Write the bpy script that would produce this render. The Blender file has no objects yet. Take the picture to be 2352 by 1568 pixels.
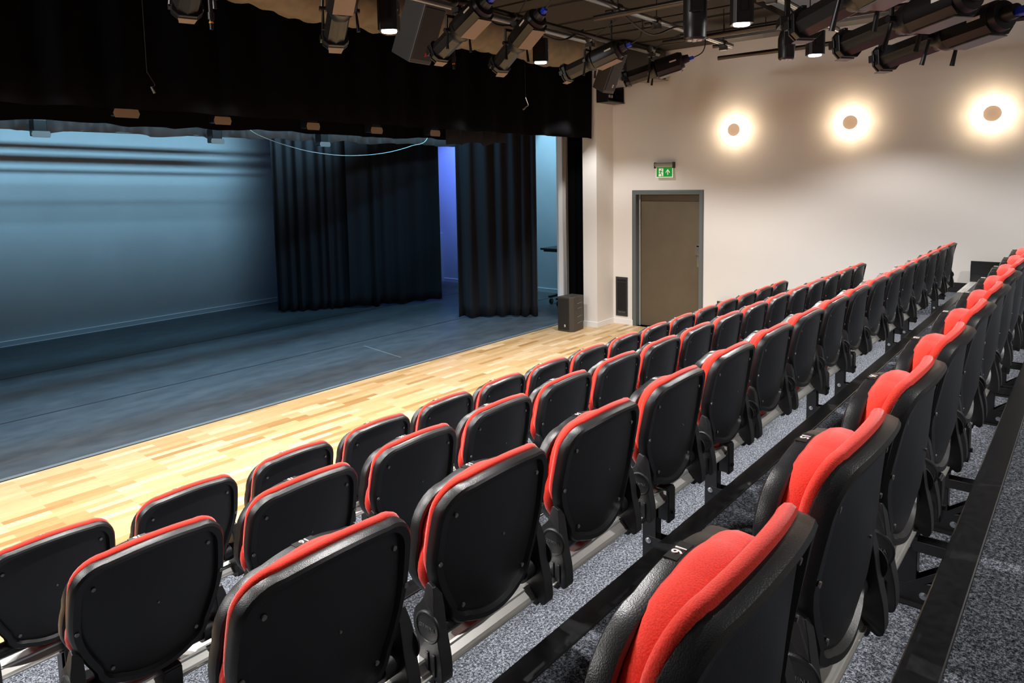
import bpy, bmesh, math, random
from mathutils import Vector, Matrix, Euler
random.seed(7)
PI = math.pi
C = bpy.context.scene
col = C.collection
W, H = 2352, 1568

# ------------------------------------------------------------------ camera
CAMZ = 2.2746
yaw, pitch, roll, F, PX, PY = 0.6995, -0.09867, -0.0186, 1626.04, 1161.11, 578.38
fwd = Vector((math.cos(yaw)*math.cos(pitch), math.sin(yaw)*math.cos(pitch), math.sin(pitch)))
rgt = Vector((math.sin(yaw), -math.cos(yaw), 0))
upv = rgt.cross(fwd)
r2 = rgt*math.cos(roll) + upv*math.sin(roll)
u2 = -rgt*math.sin(roll) + upv*math.cos(roll)
cd = bpy.data.cameras.new('camera'); cam = bpy.data.objects.new('camera', cd); col.objects.link(cam)
cam.matrix_world = Matrix(((r2.x, u2.x, -fwd.x, 0), (r2.y, u2.y, -fwd.y, 0), (r2.z, u2.z, -fwd.z, CAMZ), (0, 0, 0, 1)))
cd.sensor_width = 36; cd.lens = F/W*36; cd.shift_x = (W/2-PX)/W; cd.shift_y = (PY-H/2)/W
cd.clip_start = 0.05; cd.clip_end = 100
C.camera = cam

# ------------------------------------------------------------------ world, view
w = bpy.data.worlds.new('world'); C.world = w; w.use_nodes = True
w.node_tree.nodes['Background'].inputs[0].default_value = (0.75, 0.85, 1, 1)
w.node_tree.nodes['Background'].inputs[1].default_value = 0.0
C.view_settings.view_transform = 'Standard'; C.view_settings.look = 'None'
C.view_settings.gamma = 1; C.view_settings.use_curve_mapping = False
C.view_settings.exposure = 0.28

# ------------------------------------------------------------------ lights
def aim(o, d):
    o.rotation_euler = Vector(d).to_track_quat('-Z', 'Y').to_euler()
def light(kind, name, loc, d, energy, color=(1, 1, 1), **k):
    l = bpy.data.lights.new(name, kind); l.energy = energy; l.color = color
    for a, v in k.items(): setattr(l, a, v)
    o = bpy.data.objects.new(name, l); col.objects.link(o); o.location = loc; aim(o, d); return o
WHITE = (1.0, 0.975, 0.95)
DOWN = [(4.58, 1.83, 3.24), (6.41, 1.92, 3.28), (5.0, 3.77, 3.28), (3.25, 3.72, 3.28)]
for i, p in enumerate(DOWN):
    light('SPOT', 'downlight_or_fill_lamp', (p[0], p[1], p[2]-0.02), (0, 0, -1), 210, WHITE, spot_size=2.25, spot_blend=0.45, shadow_soft_size=0.035)
for p in [(1.5, 3.7), (1.7, 1.85), (7.6, 3.75), (0.4, 2.6), (8.3, 1.9), (3.2, 5.35), (6.2, 5.35), (0.5, 5.35), (1.8, 5.3), (8.3, 5.55)]:
    light('SPOT', 'downlight_or_fill_lamp', (p[0], p[1], 3.3), (0, 0, -1), (85 if p[1] < 3 else 165 if p[1] < 5 else 75) if p[0] > 7 else (150 if p[1] > 5 else 190), WHITE, spot_size=2.2, spot_blend=0.45, shadow_soft_size=0.04)  # added spots without fixtures; the stage corner one brightens jamb and pilaster
for p in [(2.6, -0.9), (5.6, -0.9), (8.2, -0.6)]:
    light('SPOT', 'downlight_or_fill_lamp', (p[0], p[1], 3.5), (0, 0, -1), 130, WHITE, spot_size=2.3, spot_blend=0.6, shadow_soft_size=0.05)  # out-of-view spots, no fixtures built
light('AREA', 'soft_fill', (-2.6, 5.2, 4.0), (5.5, -3.2, -3.4), 170, WHITE, shape='RECTANGLE', size=1.6, size_y=1.0)  # added soft fill, no such fixture in the hall
# stage wash, cyan-white, from long battens over the stage
CY = (0.42, 0.78, 1.0)
light('AREA', 'cyclorama_batten', (5.0, 9.7, 3.75), (0, 0.93, -0.37), 78, CY, shape='RECTANGLE', size=8.0, size_y=0.07, spread=1.3)
light('AREA', 'stage_batten', (5.0, 8.0, 4.0), (0, -0.05, -1), 150, (0.28, 0.68, 1.0), shape='RECTANGLE', size=8.0, size_y=0.06, spread=2.2)
light('AREA', 'border_wash', (5.0, 8.25, 3.3), (0, 0.9, -0.25), 14, (0.4, 0.75, 1.0), shape='RECTANGLE', size=9.0, size_y=0.05, spread=1.6)  # added lamp to light the deep border's front blue
light('SPOT', 'blue_stage_spot', (10.3, 10.6, 3.3), (1.0, 0.45, -0.75), 420, (0.16, 0.25, 1.0), spot_size=1.5, spot_blend=0.8, shadow_soft_size=0.08)
light('SPOT', 'wing_spot', (9.9, 8.4, 3.7), (0.9, 0.0, -0.75), 330, CY, spot_size=1.9, spot_blend=0.7, shadow_soft_size=0.08)

# ------------------------------------------------------------------ materials
def nt(name):
    m = bpy.data.materials.new(name); m.use_nodes = True
    n = m.node_tree.nodes; l = m.node_tree.links
    return m, n, l, n['Principled BSDF']
def mat(name, c, rough=0.5, metal=0.0, bump=0.0, scale=200, var=0.0, spec=0.5, sheen=0.0, emit=None, es=0, coat=0):
    m, n, l, b = nt(name)
    b.inputs['Base Color'].default_value = (*c, 1); b.inputs['Roughness'].default_value = rough
    b.inputs['Metallic'].default_value = metal; b.inputs['Specular IOR Level'].default_value = spec
    if sheen: b.inputs['Sheen Weight'].default_value = sheen; b.inputs['Sheen Roughness'].default_value = 0.4
    if coat: b.inputs['Coat Weight'].default_value = coat
    if emit: b.inputs['Emission Color'].default_value = (*emit, 1); b.inputs['Emission Strength'].default_value = es
    tc = n.new('ShaderNodeTexCoord')
    if bump or var:
        no = n.new('ShaderNodeTexNoise'); no.inputs['Scale'].default_value = scale; no.inputs['Detail'].default_value = 3
        l.new(tc.outputs['Object'], no.inputs['Vector'])
        if bump:
            bp = n.new('ShaderNodeBump'); bp.inputs['Strength'].default_value = bump; bp.inputs['Distance'].default_value = 0.002
            l.new(no.outputs['Fac'], bp.inputs['Height']); l.new(bp.outputs['Normal'], b.inputs['Normal'])
        if var:
            r = n.new('ShaderNodeValToRGB'); r.color_ramp.elements[0].position = 0.3; r.color_ramp.elements[1].position = 0.7
            r.color_ramp.elements[0].color = (*[x*(1-var) for x in c], 1); r.color_ramp.elements[1].color = (*[min(1, x*(1+var)) for x in c], 1)
            l.new(no.outputs['Fac'], r.inputs['Fac']); l.new(r.outputs['Color'], b.inputs['Base Color'])
    return m
PLASTIC = mat('black_plastic', (0.011, 0.011, 0.012), 0.36, bump=0.22, scale=520)
PLASTIC2 = mat('grey_black_plastic', (0.022, 0.022, 0.024), 0.42, bump=0.2, scale=520)
RED = mat('red_wool', (0.80, 0.042, 0.024), 0.9, bump=0.35, scale=420, var=0.16, spec=0.2, sheen=0.45)
STEEL = mat('black_steel', (0.010, 0.010, 0.011), 0.32, bump=0.05, scale=60)
NOSE = mat('black_nosing', (0.012, 0.012, 0.013), 0.30, bump=0.08, scale=40, var=0.4)
ZINC = mat('zinc_bolt', (0.72, 0.74, 0.76), 0.22, metal=1.0)
ALU = mat('aluminium_rail', (0.62, 0.61, 0.58), 0.33, metal=0.6, var=0.05, scale=8)
ALU2 = mat('aluminium_nosing', (0.62, 0.62, 0.60), 0.4, metal=0.3)
WALL = mat('cream_wall_paint', (0.76, 0.725, 0.685), 0.7, bump=0.03, scale=90, spec=0.25)
SKIRT = mat('white_skirting', (0.80, 0.79, 0.78), 0.45)
DOORM = mat('brown_door', (0.115, 0.088, 0.056), 0.42, var=0.05, scale=6)
FRAME = mat('grey_door_frame', (0.115, 0.13, 0.13), 0.4)
DARK = mat('dark_ceiling', (0.045, 0.036, 0.028), 0.9, var=0.2, scale=3)
SLAB = mat('ceiling_board', (0.035, 0.028, 0.021), 0.85, var=0.15, scale=2)
DRAPE = mat('black_drape', (0.0016, 0.0016, 0.0022), 0.95, bump=0.25, scale=260, spec=0.06)
DRAPE3 = mat('lit_border_cloth', (0.075, 0.08, 0.085), 0.8, bump=0.6, scale=22)  # drape colour lightened so the border looks lit
DRAPE2 = mat('stage_drape', (0.018, 0.019, 0.023), 0.92, bump=0.25, scale=260, spec=0.15, sheen=0.05)
STAGEW = mat('stage_wall_paint', (0.23, 0.27, 0.30), 0.75, var=0.06, scale=1.2)
STAGEL = mat('stage_skirting', (0.75, 0.8, 0.85), 0.4)
LAMPB = mat('lantern_black', (0.010, 0.009, 0.0085), 0.38, bump=0.06, scale=120)
LENS = mat('lens_glass', (0.02, 0.02, 0.025), 0.05, coat=1)
SPEAKB = mat('speaker_grille', (0.014, 0.013, 0.012), 0.6, bump=0.3, scale=400)
SPEAKS = mat('speaker_case', (0.05, 0.043, 0.036), 0.5, bump=0.15, scale=300)
SPEAKW = mat('speaker_case_pale', (0.05, 0.052, 0.055), 0.5, bump=0.1, scale=300)
PIPE = mat('scaffold_pipe', (0.055, 0.045, 0.036), 0.33, metal=0.7)
PIPEG = mat('galvanised_pipe', (0.30, 0.30, 0.31), 0.28, metal=0.85)
DUCT = mat('fabric_duct', (0.19, 0.15, 0.10), 0.85, bump=0.5, scale=9, var=0.15)
CABLE = mat('black_cable', (0.012, 0.012, 0.012), 0.5)
CABLEW = mat('pale_cable', (0.5, 0.7, 0.72), 0.5)
BLUEP = mat('blue_plug', (0.01, 0.04, 0.62), 0.4)
LABELW = mat('white_label', (0.8, 0.78, 0.75), 0.5)
ORANGE = mat('orange_mark', (0.75, 0.25, 0.02), 0.5)
REDM = mat('red_badge', (0.6, 0.03, 0.04), 0.4)
WARMLIT = mat('warm_lit_metal', (0.26, 0.20, 0.15), 0.6)  # warm hall light put into the colour of flaps and heat shields
GREY = mat('grey_metal', (0.22, 0.21, 0.20), 0.4, metal=0.4)
GREEN = mat('sign_green', (0.0, 0.26, 0.025), 0.4, emit=(0.0, 0.30, 0.02), es=0.35)
SIGNW = mat('sign_white', (0.85, 0.78, 0.70), 0.4, emit=(1, 0.9, 0.8), es=0.25)
SIGNG = mat('sign_housing', (0.48, 0.44, 0.38), 0.3, metal=0.6)
STAINL = mat('stainless_plate', (0.5, 0.45, 0.38), 0.25, metal=0.9)
GLOWW = mat('led_white', (1, 1, 1), 0.4, emit=(0.95, 0.97, 1.0), es=22)
GLOWR = mat('lamp_reflector', (0.95, 0.92, 0.86), 0.5, emit=(1.0, 0.93, 0.83), es=1.6)
GLOWV = mat('blue_display', (0.05, 0.05, 0.4), 0.4, emit=(0.15, 0.15, 1.0), es=2.5)
CAPM = mat('plaster_cap', (0.62, 0.50, 0.43), 0.6)
EMBOSS = mat('embossed_letters', (0.10, 0.105, 0.11), 0.25)

def carpet():
    m, n, l, b = nt('grey_speckled_carpet')
    tc = n.new('ShaderNodeTexCoord'); no = n.new('ShaderNodeTexNoise'); no.inputs['Scale'].default_value = 330; no.inputs['Detail'].default_value = 2
    vo = n.new('ShaderNodeTexNoise'); vo.inputs['Scale'].default_value = 130; vo.inputs['Detail'].default_value = 4
    l.new(tc.outputs['Object'], no.inputs['Vector']); l.new(tc.outputs['Object'], vo.inputs['Vector'])
    mx = n.new('ShaderNodeMath'); mx.operation = 'ADD'; l.new(no.outputs['Fac'], mx.inputs[0]); l.new(vo.outputs['Fac'], mx.inputs[1])
    r = n.new('ShaderNodeValToRGB'); e = r.color_ramp.elements
    e[0].position = 0.40; e[0].color = (0.012, 0.013, 0.016, 1); e[1].position = 0.62; e[1].color = (0.27, 0.29, 0.33, 1)
    x = e.new(0.5); x.color = (0.075, 0.082, 0.097, 1)
    hf = n.new('ShaderNodeMath'); hf.operation = 'MULTIPLY'; hf.inputs[1].default_value = 0.5
    l.new(mx.outputs[0], hf.inputs[0]); l.new(hf.outputs[0], r.inputs['Fac']); l.new(r.outputs['Color'], b.inputs['Base Color'])
    bp = n.new('ShaderNodeBump'); bp.inputs['Strength'].default_value = 0.6; bp.inputs['Distance'].default_value = 0.004
    l.new(mx.outputs[0], bp.inputs['Height']); l.new(bp.outputs['Normal'], b.inputs['Normal'])
    b.inputs['Roughness'].default_value = 1.0; b.inputs['Specular IOR Level'].default_value = 0.1
    return m
CARPET = carpet()
def wood():
    m, n, l, b = nt('oak_strip_floor')
    tc = n.new('ShaderNodeTexCoord'); br = n.new('ShaderNodeTexBrick')
    br.offset = 0.37; br.offset_frequency = 2; br.squash = 1
    br.inputs['Scale'].default_value = 1; br.inputs['Brick Width'].default_value = 0.44; br.inputs['Row Height'].default_value = 0.068
    br.inputs['Mortar Size'].default_value = 0.0006; br.inputs['Mortar Smooth'].default_value = 0.0; br.inputs['Bias'].default_value = 0
    br.inputs['Color1'].default_value = (0, 0, 0, 1); br.inputs['Color2'].default_value = (1, 1, 1, 1); br.inputs['Mortar'].default_value = (0.35, 0.35, 0.35, 1)
    l.new(tc.outputs['Object'], br.inputs['Vector'])
    r = n.new('ShaderNodeValToRGB'); e = r.color_ramp.elements
    e[0].position = 0; e[0].color = (0.42, 0.235, 0.088, 1); e[1].position = 1; e[1].color = (0.80, 0.62, 0.40, 1)
    for p, c in ((0.10, (0.50, 0.30, 0.125)), (0.30, (0.62, 0.41, 0.195)), (0.8, (0.69, 0.48, 0.255))):
        x = e.new(p); x.color = (*c, 1)
    l.new(br.outputs['Color'], r.inputs['Fac'])
    mp = n.new('ShaderNodeMapping'); mp.inputs['Scale'].default_value = (2.5, 38, 1); l.new(tc.outputs['Object'], mp.inputs['Vector'])
    no = n.new('ShaderNodeTexNoise'); no.inputs['Scale'].default_value = 3; no.inputs['Detail'].default_value = 6; no.inputs['Distortion'].default_value = 0.6
    l.new(mp.outputs[0], no.inputs['Vector'])
    mx = n.new('ShaderNodeMixRGB'); mx.blend_type = 'MULTIPLY'; mx.inputs['Fac'].default_value = 0.32
    r2_ = n.new('ShaderNodeValToRGB'); r2_.color_ramp.elements[0].position = 0.3; r2_.color_ramp.elements[0].color = (0.5, 0.42, 0.32, 1); r2_.color_ramp.elements[1].position = 0.6
    l.new(no.outputs['Fac'], r2_.inputs['Fac']); l.new(r.outputs['Color'], mx.inputs[1]); l.new(r2_.outputs['Color'], mx.inputs[2])
    l.new(mx.outputs['Color'], b.inputs['Base Color'])
    b.inputs['Roughness'].default_value = 0.36; b.inputs['Specular IOR Level'].default_value = 0.4
    return m
WOOD = wood()
def vinyl():
    m, n, l, b = nt('black_stage_vinyl')
    tc = n.new('ShaderNodeTexCoord')
    mp = n.new('ShaderNodeMapping'); mp.inputs['Scale'].default_value = (1.2, 2.6, 1); l.new(tc.outputs['Object'], mp.inputs['Vector'])
    no = n.new('ShaderNodeTexNoise'); no.inputs['Scale'].default_value = 2.2; no.inputs['Detail'].default_value = 8; no.inputs['Roughness'].default_value = 0.65; l.new(mp.outputs[0], no.inputs['Vector'])
    r = n.new('ShaderNodeValToRGB'); e = r.color_ramp.elements
    e[0].position = 0.3; e[0].color = (0.040, 0.045, 0.052, 1); e[1].position = 0.75; e[1].color = (0.085, 0.095, 0.105, 1)
    l.new(no.outputs['Fac'], r.inputs['Fac'])
    vo = n.new('ShaderNodeTexNoise'); vo.inputs['Scale'].default_value = 9; vo.inputs['Detail'].default_value = 9; vo.inputs['Roughness'].default_value = 0.8; vo.inputs['Distortion'].default_value = 2.2
    l.new(mp.outputs[0], vo.inputs['Vector'])
    rs = n.new('ShaderNodeValToRGB'); rs.color_ramp.elements[0].position = 0.66; rs.color_ramp.elements[1].position = 0.76
    l.new(vo.outputs['Fac'], rs.inputs['Fac'])
    mx = n.new('ShaderNodeMixRGB'); l.new(rs.outputs['Color'], mx.inputs['Fac']); l.new(r.outputs['Color'], mx.inputs[1]); mx.inputs[2].default_value = (0.16, 0.18, 0.19, 1)
    l.new(mx.outputs['Color'], b.inputs['Base Color'])
    b.inputs['Roughness'].default_value = 0.5
    return m
VINYL = vinyl()
SEAM = mat('vinyl_seam', (0.012, 0.013, 0.015), 0.6)
TAPE = mat('grey_edge_tape', (0.16, 0.18, 0.19), 0.5)

# ------------------------------------------------------------------ mesh helpers
def bx(bm, x0, x1, y0, y1, z0, z1, M=None):
    vs = [bm.verts.new(Vector(p)) for p in ((x0, y0, z0), (x1, y0, z0), (x1, y1, z0), (x0, y1, z0), (x0, y0, z1), (x1, y0, z1), (x1, y1, z1), (x0, y1, z1))]
    if M is not None:
        for v in vs: v.co = M @ v.co
    for f in ((0, 3, 2, 1), (4, 5, 6, 7), (0, 1, 5, 4), (1, 2, 6, 5), (2, 3, 7, 6), (3, 0, 4, 7)):
        bm.faces.new([vs[i] for i in f])
    return vs
def cyl(bm, p, q, r, r1=None, n=16, cap=True):
    p, q = Vector(p), Vector(q); d = (q-p).normalized(); a = d.orthogonal().normalized(); b = d.cross(a); r1 = r if r1 is None else r1
    A = []; B = []
    for i in range(n):
        t = 2*PI*i/n; k = a*math.cos(t)+b*math.sin(t)
        A.append(bm.verts.new(p+k*r)); B.append(bm.verts.new(q+k*r1))
    for i in range(n):
        j = (i+1) % n; bm.faces.new((A[i], A[j], B[j], B[i]))
    if cap: bm.faces.new(A[::-1]); bm.faces.new(B)
def lathe(bm, p, d, prof, n=24):
    """prof: list of (distance along d, radius)"""
    p = Vector(p); d = Vector(d).normalized(); a = d.orthogonal().normalized(); b = d.cross(a); R = []
    for t, r in prof:
        R.append([bm.verts.new(p+d*t+(a*math.cos(2*PI*i/n)+b*math.sin(2*PI*i/n))*max(r, 1e-4)) for i in range(n)])
    for A, B in zip(R, R[1:]):
        for i in range(n):
            j = (i+1) % n; bm.faces.new((A[i], A[j], B[j], B[i]))
    bm.faces.new(R[0][::-1]); bm.faces.new(R[-1])
def tube(bm, pts, r, n=8):
    pts = [Vector(p) for p in pts]; R = []
    for i, p in enumerate(pts):
        d = (pts[min(i+1, len(pts)-1)]-pts[max(i-1, 0)]).normalized()
        a = d.cross(Vector((0.13, 0.21, 0.97))).normalized(); b = d.cross(a)
        R.append([bm.verts.new(p+(a*math.cos(2*PI*k/n)+b*math.sin(2*PI*k/n))*r) for k in range(n)])
    for A, B in zip(R, R[1:]):
        for i in range(n):
            j = (i+1) % n; bm.faces.new((A[i], A[j], B[j], B[i]))
    bm.faces.new(R[0][::-1]); bm.faces.new(R[-1])
def prism(bm, poly, a, b, f):
    """extrude 2D polygon between parameters a and b; f(u,v,t)->Vector"""
    A = [bm.verts.new(f(u, v, a)) for u, v in poly]; B = [bm.verts.new(f(u, v, b)) for u, v in poly]
    n = len(poly)
    for i in range(n): bm.faces.new((A[i], A[(i+1) % n], B[(i+1) % n], B[i]))
    bm.faces.new(A[::-1]); bm.faces.new(B)
def smooth_path(pts, n=8):
    out = []
    P = [Vector(p) for p in pts]; P = [P[0]]+P+[P[-1]]
    for i in range(1, len(P)-2):
        for k in range(n):
            t = k/n; a, b, c, d = P[i-1:i+3]
            out.append(0.5*((2*b)+(c-a)*t+(2*a-5*b+4*c-d)*t*t+(3*b-a-3*c+d)*t**3))
    out.append(P[-2]); return out
def obj(name, bm, m, parent=None, smooth=False, bevel=0, loc=None, seg=2):
    bmesh.ops.recalc_face_normals(bm, faces=bm.faces)
    me = bpy.data.meshes.new(name); bm.to_mesh(me); bm.free()
    me.materials.append(m)
    o = bpy.data.objects.new(name, me); col.objects.link(o)
    if smooth:
        for p in me.polygons: p.use_smooth = True
        if smooth == 'auto':
            e = o.modifiers.new('split', 'EDGE_SPLIT'); e.split_angle = 0.6
    if bevel:
        b = o.modifiers.new('bevel', 'BEVEL'); b.width = bevel; b.segments = seg; b.limit_method = 'ANGLE'; b.angle_limit = 0.6
    if parent: o.parent = parent
    if loc: o.location = loc
    return o
def tag(o, label, cat, group=None):
    o['label'] = label; o['category'] = cat
    if group: o['group'] = group
    return o
def thing(name, label, cat, loc=(0, 0, 0), rot=(0, 0, 0), group=None):
    o = bpy.data.objects.new(name, None); col.objects.link(o); o.location = loc; o.rotation_euler = rot
    o.empty_display_size = 0.1
    return tag(o, label, cat, group)
def struct(name, bm, m, **k):
    o = obj(name, bm, m, **k); o['kind'] = 'structure'; return o
def dup(root, loc, label, group=None):
    r = root.copy(); col.objects.link(r); r.location = loc; r['label'] = label
    if group: r['group'] = group
    for ch in list(root.children):
        c = ch.copy(); col.objects.link(c); c.parent = r
        for g in list(ch.children):
            d = g.copy(); col.objects.link(d); d.parent = c
    return r
def box_struct(name, m, *a):
    bm = bmesh.new(); bx(bm, *a); return struct(name, bm, m)
def text_mesh(s, size, depth=0.0008):
    cu = bpy.data.curves.new('t', 'FONT'); cu.body = s; cu.size = size; cu.extrude = depth; cu.align_x = 'CENTER'; cu.align_y = 'CENTER'; cu.offset = size*0.012
    o = bpy.data.objects.new('t', cu); col.objects.link(o)
    dg = bpy.context.evaluated_depsgraph_get(); me = bpy.data.meshes.new_from_object(o.evaluated_get(dg))
    bpy.data.objects.remove(o); bpy.data.curves.remove(cu); return me

# ------------------------------------------------------------------ room shell
XW = 9.634          # inner face of the side wall
CEIL = 4.62
# side wall with door opening
bm = bmesh.new()
DL, DR, DH = 5.523, 4.378, 2.097
bx(bm, XW, XW+0.25, -3.2, DR, 0, CEIL); bx(bm, XW, XW+0.25, DL, 6.125, 0, CEIL); bx(bm, XW, XW+0.25, DR, DL, DH, CEIL)
struct('wall_right', bm, WALL)
box_struct('trim_1', WALL, 9.155, XW, 5.874, 6.125, 0, CEIL)        # pilaster beside the stage opening
# white and grey edge boards of the stage opening
for i, (a, b, m) in enumerate(((9.28, 9.352, SKIRT), (9.374, 9.50, SKIRT), (9.50, 9.63, FRAME))):
    bm = bmesh.new(); bx(bm, a, b, 6.6, 6.68, 0, CEIL); struct('trim_%d' % (i+2), bm, m)
box_struct('trim_5', WALL, 9.40, 11.57, 6.68, 6.80, 0, CEIL)
# skirting
bm = bmesh.new()
bx(bm, XW-0.014, XW, DL, 5.874, 0, 0.088)
bx(bm, 9.141, XW-0.014, 5.860, 5.874, 0, 0.088); bx(bm, 9.141, 9.155, 5.874, 6.125, 0, 0.088)
struct('baseboard_right', bm, SKIRT, bevel=0.003)
# floors
bm = bmesh.new(); bx(bm, -6, XW, 3.55, 6.5227, -0.1, 0.0); struct('floor', bm, WOOD)
bm = bmesh.new(); bx(bm, -6, 11.57, 6.5227, 12.9, -0.1, 0.001); struct('floor_stage', bm, VINYL)
bm = bmesh.new(); bx(bm, -6, 9.28, 6.523, 6.575, 0.001, 0.004); struct('trim_6', bm, TAPE)
bm = bmesh.new(); bx(bm, -6, 9.28, 6.508, 6.523, 0.0, 0.003); struct('trim_7', bm, SEAM)
for i, y in enumerate((8.15, 10.1)):
    bm = bmesh.new(); bx(bm, -6, 11.5, y, y+0.022, 0.001, 0.003); struct('trim_%d' % (8+i), bm, SEAM)
bm = bmesh.new(); M = Matrix.Translation((6.1, 6.95, 0)) @ Matrix.Rotation(1.42, 4, 'Z'); bx(bm, 0, 0.95, 0, 0.02, 0.001, 0.002, M); struct('trim_10', bm, TAPE)
# stage walls
bm = bmesh.new(); bb = 0.0466
def by(x): return 12.23+(x-3.0)*bb
vs = [bm.verts.new(p) for p in ((-6, by(-6), 0), (11.57, by(11.57), 0), (11.57, by(11.57), CEIL), (-6, by(-6), CEIL), (-6, by(-6)+0.1, 0), (11.57, by(11.57)+0.1, 0), (11.57, by(11.57)+0.1, CEIL), (-6, by(-6)+0.1, CEIL))]
for f in ((0, 1, 2, 3), (5, 4, 7, 6), (4, 0, 3, 7), (1, 5, 6, 2), (3, 2, 6, 7), (4, 5, 1, 0)): bm.faces.new([vs[i] for i in f])
struct('wall_back', bm, STAGEW)
bm = bmesh.new(); L = math.hypot(1, bb); M = Matrix.Translation((-6, by(-6), 0)) @ Matrix.Rotation(math.atan(bb), 4, 'Z')
bx(bm, 0, 17.4, -0.016, 0, 0, 0.075, M); struct('baseboard_back', bm, STAGEW)
bm = bmesh.new(); bx(bm, 0, 17.4, -0.020, 0, 0.075, 0.083, M); bx(bm, 0, 17.4, -0.022, -0.016, 0, 0.006, M); struct('trim_11', bm, STAGEL)
box_struct('wall_stage_right', STAGEW, 11.57, 11.7, 6.68, 12.9, 0, CEIL)
bm = bmesh.new(); bx(bm, 11.554, 11.57, 6.8, 12.6, 0.001, 0.075); struct('baseboard_stage', bm, STAGEW)
bm = bmesh.new(); bx(bm, 11.55, 11.57, 6.8, 12.6, 0.075, 0.083); struct('trim_12', bm, STAGEL)
bm = bmesh.new(); bx(bm, 11.45, 11.57, 11.60, 11.95, 0.001, 1.13); struct('trim_16', bm, STAGEW, bevel=0.004)
box_struct('wall_left', DARK, -6.1, -6, -3.2, 12.9, 0, CEIL)
box_struct('wall_rear', WALL, -6, XW, -3.3, -3.2, 0, CEIL)
box_struct('ceiling', DARK, -6.1, 11.7, -3.3, 13.0, CEIL, CEIL+0.1)
for i, (x0, x1) in enumerate(((4.3, 5.9), (5.96, 7.6), (7.66, XW-0.002))):
    bm = bmesh.new(); bx(bm, x0, x1, 2.95, 5.84, 4.13, 4.20)
    for k in range(2): bx(bm, x0+0.3+k*0.8, x0+0.33+k*0.8, 2.95, 5.84, 4.11, 4.13)
    struct('trim_%d' % (13+i), bm, SLAB)

# door
fr = bmesh.new()
y0, y1 = DR, DL
for a, b in ((y0, y0+0.055), (y1-0.055, y1)):
    bx(fr, XW-0.012, XW+0.16, a, b, 0, DH)
bx(fr, XW-0.012, XW+0.16, y0+0.055, y1-0.055, DH-0.055, DH)
bx(fr, XW+0.075, XW+0.16, y1-0.085, y1-0.055, 0, DH-0.055); bx(fr, XW+0.075, XW+0.16, y0+0.055, y0+0.07, 0, DH-0.055)
for a, b in ((y0-0.012, y0), (y1, y1+0.012)): bx(fr, XW-0.008, XW, a, b, 0, DH)
bx(fr, XW-0.008, XW, y0-0.012, y1+0.012, DH, DH+0.012)
door = struct('door_1', fr, FRAME, bevel=0.003)
bm = bmesh.new(); bx(bm, XW+0.10, XW+0.145, y0+0.07, y1-0.085, 0.006, DH-0.16); obj('door_leaf', bm, DOORM, door)
bm = bmesh.new(); bx(bm, XW+0.10, XW+0.145, y0+0.07, y1-0.085, DH-0.155, DH-0.055); obj('overpanel', bm, DOORM, door)
bm = bmesh.new(); bx(bm, XW+0.096, XW+0.10, 4.452, 4.512, 0.975, 1.30); hp = obj('door_handle', bm, STAINL, door, bevel=0.002)
bm = bmesh.new(); bx(bm, XW+0.06, XW+0.098, 4.452, 4.505, 1.272, 1.295); bx(bm, XW+0.06, XW+0.07, 4.452, 4.512, 1.16, 1.295); obj('lever', bm, STAINL, hp, bevel=0.003)
# shut line strips of aluminium seal on the latch side
bm = bmesh.new(); bx(bm, XW+0.07, XW+0.078, y1-0.088, y1-0.078, 0, DH-0.055); obj('door_seal', bm, ALU2, door)

# vent grille in the wall
v = thing('vent_grille', 'tall dark slotted ventilation grille low in the wall beside the door', 'vent', (XW, 5.72, 0.13))
bm = bmesh.new()
bx(bm, -0.012, 0.0, -0.105, -0.078, 0, 0.62); bx(bm, -0.012, 0, 0.078, 0.105, 0, 0.62); bx(bm, -0.012, 0, -0.078, 0.078, 0, 0.045); bx(bm, -0.012, 0, -0.078, 0.078, 0.585, 0.62)
bx(bm, -0.012, 0, -0.078, 0.078, 0.075, 0.085); bx(bm, -0.012, 0, -0.078, 0.078, 0.535, 0.545)
obj('frame', bm, PLASTIC2, v)
bm = bmesh.new(); bx(bm, -0.003, 0, -0.078, 0.078, 0.045, 0.585); obj('backing', bm, LAMPB, v)
bm = bmesh.new()
for k in range(12):
    y = -0.072+k*0.0131; bx(bm, -0.010, -0.003, y, y+0.0045, 0.045, 0.585)
obj('bars', bm, PLASTIC2, v)
bm = bmesh.new()
for k, h in enumerate((0.025, 0.02, 0.028, 0.022, 0.026, 0.02, 0.024, 0.028)):
    y = 0.06-k*0.0165; bx(bm, -0.0115, -0.010, y-0.006, y, 0.05, 0.05+h)
obj('damper_tabs', bm, GREY, v)

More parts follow.
